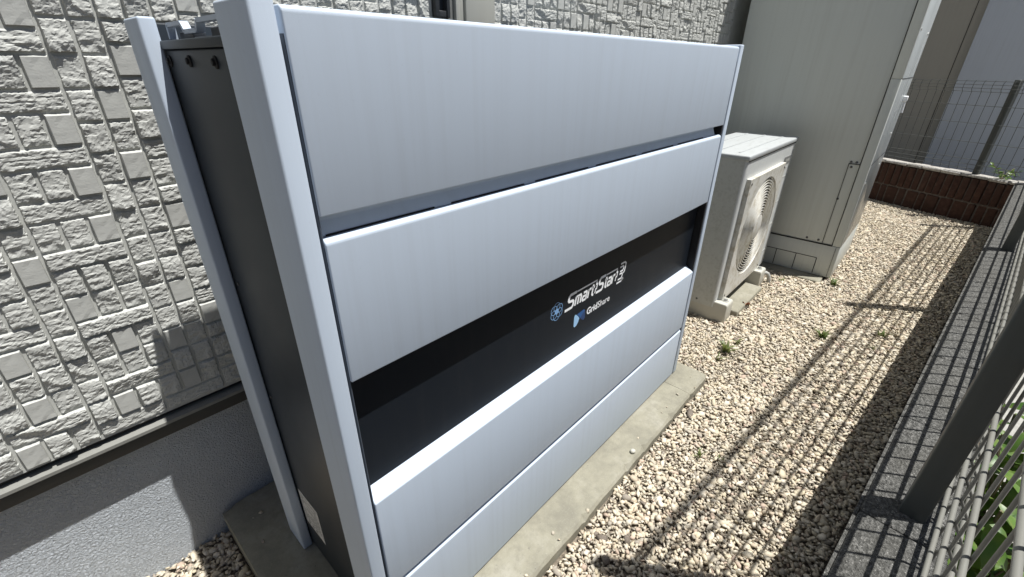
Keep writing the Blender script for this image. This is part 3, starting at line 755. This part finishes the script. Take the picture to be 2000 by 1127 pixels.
# ------------------------------------------------------------------ shrub behind the side fence
def leaf_mesh(L, W, curl, seed):
    r = random.Random(seed); bm = bmesh.new(); k = 6; rows = []
    for i in range(k+1):
        t = i/k; w = W*math.sin(math.pi*min(1, t*.93+.05))**.8*(1-.25*t); z = -curl*L*t*t+.06*L*math.sin(t*3)
        rows.append([bm.verts.new((t*L, -w/2, z+.16*w)), bm.verts.new((t*L, 0, z)), bm.verts.new((t*L, w/2, z+.16*w))])
    for i in range(k):
        for j in range(2): bm.faces.new((rows[i][j], rows[i+1][j], rows[i+1][j+1], rows[i][j+1]))
    return finish('leaf', bm, 'leaf_green', True, 180)
leaves = [leaf_mesh(.075, .042, .35, 1), leaf_mesh(.055, .034, .2, 2), leaf_mesh(.09, .044, .5, 3)]
def shrub(u0, v0, spread, h, nst, label, seed):
    r = random.Random(seed); base = Vector(fp(u0, v0, -.30))
    root = thing('leafy_shrub', base, label, 'shrub', 'shrubs behind the side fence')
    for s in range(nst):
        a = r.uniform(0, 6.28); rr = spread*math.sqrt(r.random()); tip = base+Vector((rr*math.cos(a), rr*.55*math.sin(a), .30+h*r.uniform(.55, 1)))
        mid = base.lerp(tip, .5)+Vector((r.uniform(-.03, .03), r.uniform(-.02, .02), .03))
        pts = [base+(tip-base)*.02, mid, tip]
        tube('stem', pts, .003, 'stem', root, 5)
        for q in range(9):
            t = .45+.55*q/8; p = mid.lerp(tip, (t-.5)*2) if t > .5 else base.lerp(mid, t*2)
            d = Vector(p)-base
            link('leaf', r.choice(leaves), root, p, (r.uniform(-.5, .5), r.uniform(-.35, .5), r.uniform(0, 6.28)))
shrub(.55, -.26, .22, .40, 11, 'broad-leaved green shrub nearest the camera, outside the side fence', 21)
shrub(.98, -.30, .20, .30, 9, 'broad-leaved green shrub beyond the nearest one, outside the side fence', 22)
# dry plant at the far corner
p0 = bp(.80, -.03, .36); dp = thing('dry_plant', p0, 'scraggly dark plant at the far corner where the two fences meet', 'plant')
r4 = random.Random(4); lm = leaf_mesh(.035, .018, .2, 8)
for s in range(5):
    tip = p0+Vector((r4.uniform(-.09, .12), r4.uniform(-.09, .09), r4.uniform(.04, .13)))
    tube('stem', [p0, p0.lerp(tip, .5)+Vector((.01, 0, .02)), tip], .0022, 'stem', dp, 4)
    for q in range(8): link('leaf', lm, dp, p0.lerp(tip, .3+.09*q), (r4.uniform(-.8, .8), r4.uniform(-.8, .8), r4.uniform(0, 6.28)))

# ------------------------------------------------------------------ gravel stones
def allowed(x, y):
    m = (y > EY+FS*(x-EX)+.006) & (y < .646)
    m &= ~((x > .068) & (x < 1.609) & (y > -.110))
    m &= ~((x > 3.02) & (x < 3.80) & (y > -.25)) 
    m &= ~((x > 2.25) & (x < 2.61) & (y > .004) & (y < .38))
    m &= x < 5.50+(y+.218)*(.459/.889)-.004
    return m
def scatter(x0, x1, y0, y1, pitch):
    X, Y = np.meshgrid(np.arange(x0, x1, pitch), np.arange(y0, y1, pitch), indexing='ij')
    X = X.ravel()+rng.uniform(-.55, .55, X.size)*pitch; Y = Y.ravel()+rng.uniform(-.55, .55, Y.size)*pitch
    m = allowed(X, Y); return X[m], Y[m]
def frust(X, Y):
    d = np.stack([X-CAM.x, Y-CAM.y, np.full_like(X, -CAM.z)], -1)
    w = d@np.array(fw); u = 1000+FPX*(d@np.array(RT))/np.maximum(w, .05); v = 563.5+FPX*(d@np.array(DN))/np.maximum(w, .05)
    return (w > .05) & (u > -150) & (u < 2150) & (v < 1500)
xs, ys, ls = [], [], []
for lay, pt in ((0, .0102), (1, .0122)):
    a, b = scatter(-.7, 5.6, -1.15, .66, pt)
    fin = frust(a, b); keep = fin | (rng.random(a.size) < .30)
    far = a > 3.3; keep &= ~(far & (lay == 0) & (rng.random(a.size) < .5))
    keep &= ~((a > 1.62) & (b > .30))
    a, b = a[keep], b[keep]; xs.append(a); ys.append(b); ls.append(np.full(a.size, lay))
sx = rng.uniform(.09, 1.58, 13); sy = -.102+np.abs(rng.normal(0, .02, 13)); sx2 = rng.uniform(.08, .17, 8); sy2 = rng.uniform(.0, .6, 8)
xs.append(np.concatenate([sx, sx2])); ys.append(np.concatenate([sy, sy2])); ls.append(np.full(21, 9))
X = np.concatenate(xs); Y = np.concatenate(ys); Ly = np.concatenate(ls); n_ = X.size
gzv = np.array([gz(x, y) for x, y in zip(X, Y)]); gzv[Ly == 9] = PZ+.0045; spill = Ly == 9; Ly = np.where(spill, 0, Ly)
ph = (1+5**.5)/2
ico = np.array([(-1,ph,0),(1,ph,0),(-1,-ph,0),(1,-ph,0),(0,-1,ph),(0,1,ph),(0,-1,-ph),(0,1,-ph),(ph,0,-1),(ph,0,1),(-ph,0,-1),(-ph,0,1)])/math.sqrt(1+ph*ph)
icf = np.array([(0,11,5),(0,5,1),(0,1,7),(0,7,10),(0,10,11),(1,5,9),(5,11,4),(11,10,2),(10,7,6),(7,1,8),(3,9,4),(3,4,2),(3,2,6),(3,6,8),(3,8,9),(4,9,5),(2,4,11),(6,2,10),(8,6,7),(9,8,1)])
size = .0045*np.exp(.42*rng.standard_normal(n_)); big = rng.random(n_) < .03; size[big] *= 1.55; size = np.clip(size, .0024, .0125); size[spill] = np.clip(size[spill]*.75, .002, .005)
S = size[:, None]*np.stack([rng.uniform(1.0, 1.75, n_), rng.uniform(.7, 1.05, n_), rng.uniform(.42, .8, n_)], -1)
P = ico[None]*(1+.34*rng.standard_normal((n_, 12, 1)).clip(-1.5, 1.2))*S[:, None, :]
def rotm(ax, a):
    c, s = np.cos(a), np.sin(a); o = np.ones_like(a); z = np.zeros_like(a)
    if ax == 2: return np.stack([c,-s,z,s,c,z,z,z,o], -1).reshape(-1, 3, 3)
    return np.stack([o,z,z,z,c,-s,z,s,c], -1).reshape(-1, 3, 3)
Rm = rotm(2, rng.uniform(0, 6.283, n_))@rotm(0, .55*rng.standard_normal(n_))@rotm(2, rng.uniform(0, 6.283, n_))
P = np.einsum('nij,nkj->nki', Rm, P)
P += np.stack([X, Y, gzv-.002+Ly*.0055+rng.uniform(-.002, .003, n_)], -1)[:, None, :]
pal = np.array([(.555,.505,.395),(.60,.56,.465),(.51,.44,.335),(.44,.41,.335),(.54,.485,.36),(.47,.375,.30),(.31,.285,.24),(.15,.13,.11)])
pw = np.array([.30,.22,.12,.12,.13,.05,.045,.015]); pw /= pw.sum()
tint = np.array((1.01, .985, .97))*pal[rng.choice(8, n_, p=pw)]*rng.uniform(.92, 1.22, (n_, 1))
me = bpy.data.meshes.new('gravel_stones'); me.vertices.add(n_*12); me.vertices.foreach_set('co', P.reshape(-1).astype(np.float32))
F = (icf[None]+(np.arange(n_)*12)[:, None, None]).reshape(-1)
nf = n_*20; me.loops.add(nf*3); me.loops.foreach_set('vertex_index', F.astype(np.int32))
me.polygons.add(nf); me.polygons.foreach_set('loop_start', np.arange(0, nf*3, 3, dtype=np.int32))
at = me.attributes.new('tint', 'FLOAT_COLOR', 'POINT')
cc = np.ones((n_*12, 4), np.float32); cc[:, :3] = np.repeat(tint, 12, 0); at.data.foreach_set('color', cc.reshape(-1))
me.update(); me.validate(); me.materials.append(M['gravel'])
go = tag(link('gravel_stones', me), 'cream and pinkish crushed gravel covering the path', 'gravel', kind='stuff')
print('gravel stones', n_)

# ------------------------------------------------------------------ small things on the ground
def weed(x, y, nb_, h, label, seed):
    r = random.Random(seed); bm = bmesh.new(); z0 = gz(x, y)
    for k in range(nb_):
        a = r.uniform(0, 6.28); L = h*r.uniform(.6, 1.2); w = L*r.uniform(.09, .16); b = Vector((x+r.uniform(-.012, .012), y+r.uniform(-.012, .012), z0))
        d = Vector((math.cos(a), math.sin(a), 0)); sd = Vector((-d.y, d.x, 0)); lean = r.uniform(.35, 1.0); rows = []
        for i in range(5):
            t = i/4; p = b+d*(L*lean*t*t)+Vector((0, 0, L*(t-.35*lean*t*t))); ww = w*(1-t)**.6*(.5+t)
            rows.append((bm.verts.new(p-sd*ww), bm.verts.new(p+sd*ww)))
        for i in range(4): bm.faces.new((rows[i][0], rows[i+1][0], rows[i+1][1], rows[i][1]))
    tag(link('weed', finish('weed', bm, 'weed_green', True, 180)), label, 'weed', 'weeds in the gravel')
weed(1.875, -.085, 20, .06, 'sparse upright weed in the gravel just past the cabinet corner', 1)
weed(1.985, -.105, 12, .03, 'tiny pale weed right of the sparse weed past the cabinet', 2)
weed(1.80, -.09, 9, .035, 'small weed closest to the far end of the concrete pad', 3)
weed(2.300, -.380, 26, .05, 'densest green weed tuft, on the fence shadow line', 4)
weed(3.005, -.300, 20, .045, 'flat green weed at the foot of the water tank', 5)
weed(2.53, -.580, 14, .035, 'small weed at the edge of the dark shadow strip', 6)
weed(2.36, -.560, 10, .025, 'tiny leafy sprout in the gravel beside the dark shadow strip', 7)
weed(1.19, -.235, 8, .026, 'short sprig on the shadow line in front of the pad', 8)
weed(1.22, -.290, 7, .024, 'short sprig just right of the shadow line in front of the pad', 9)
weed(2.86, -.06, 14, .03, 'low weed in the shade between the heat pump and the tank', 10)
bm = bmesh.new(); bmesh.ops.create_icosphere(bm, subdivisions=2, radius=.0085)
for v in bm.verts: v.co = Vector((v.co.x*1.15, v.co.y, v.co.z*.75))*(1+random.uniform(-.08, .08))+Vector((1.034, -.085, PZ+.0055))
pm = finish('pebble', bm, 'trim_beige', True, 60); tag(link('pebble', pm), 'single pale pebble lying on the concrete pad', 'pebble')
for k, (x, y) in enumerate(((2.345, -.015),)):
    bm = bmesh.new(); r = random.Random(40+k); rows = []
    for i in range(6):
        t = i/5; w = .016*math.sin(math.pi*(t*.9+.05)); rows.append([bm.verts.new((x+.045*t, y+s*w+.006*math.sin(5*t), .012+.010*abs(s)+.008*math.sin(6*t))) for s in (-1, 0, 1)])
    for i in range(5):
        for j in range(2): bm.faces.new((rows[i][j], rows[i+1][j], rows[i+1][j+1], rows[i][j+1]))
    tag(link('dead_leaf', finish('dead_leaf', bm, 'dead_leaf', True, 180)), 'curled reddish dead leaf on gravel by the heat pump foot', 'leaf')
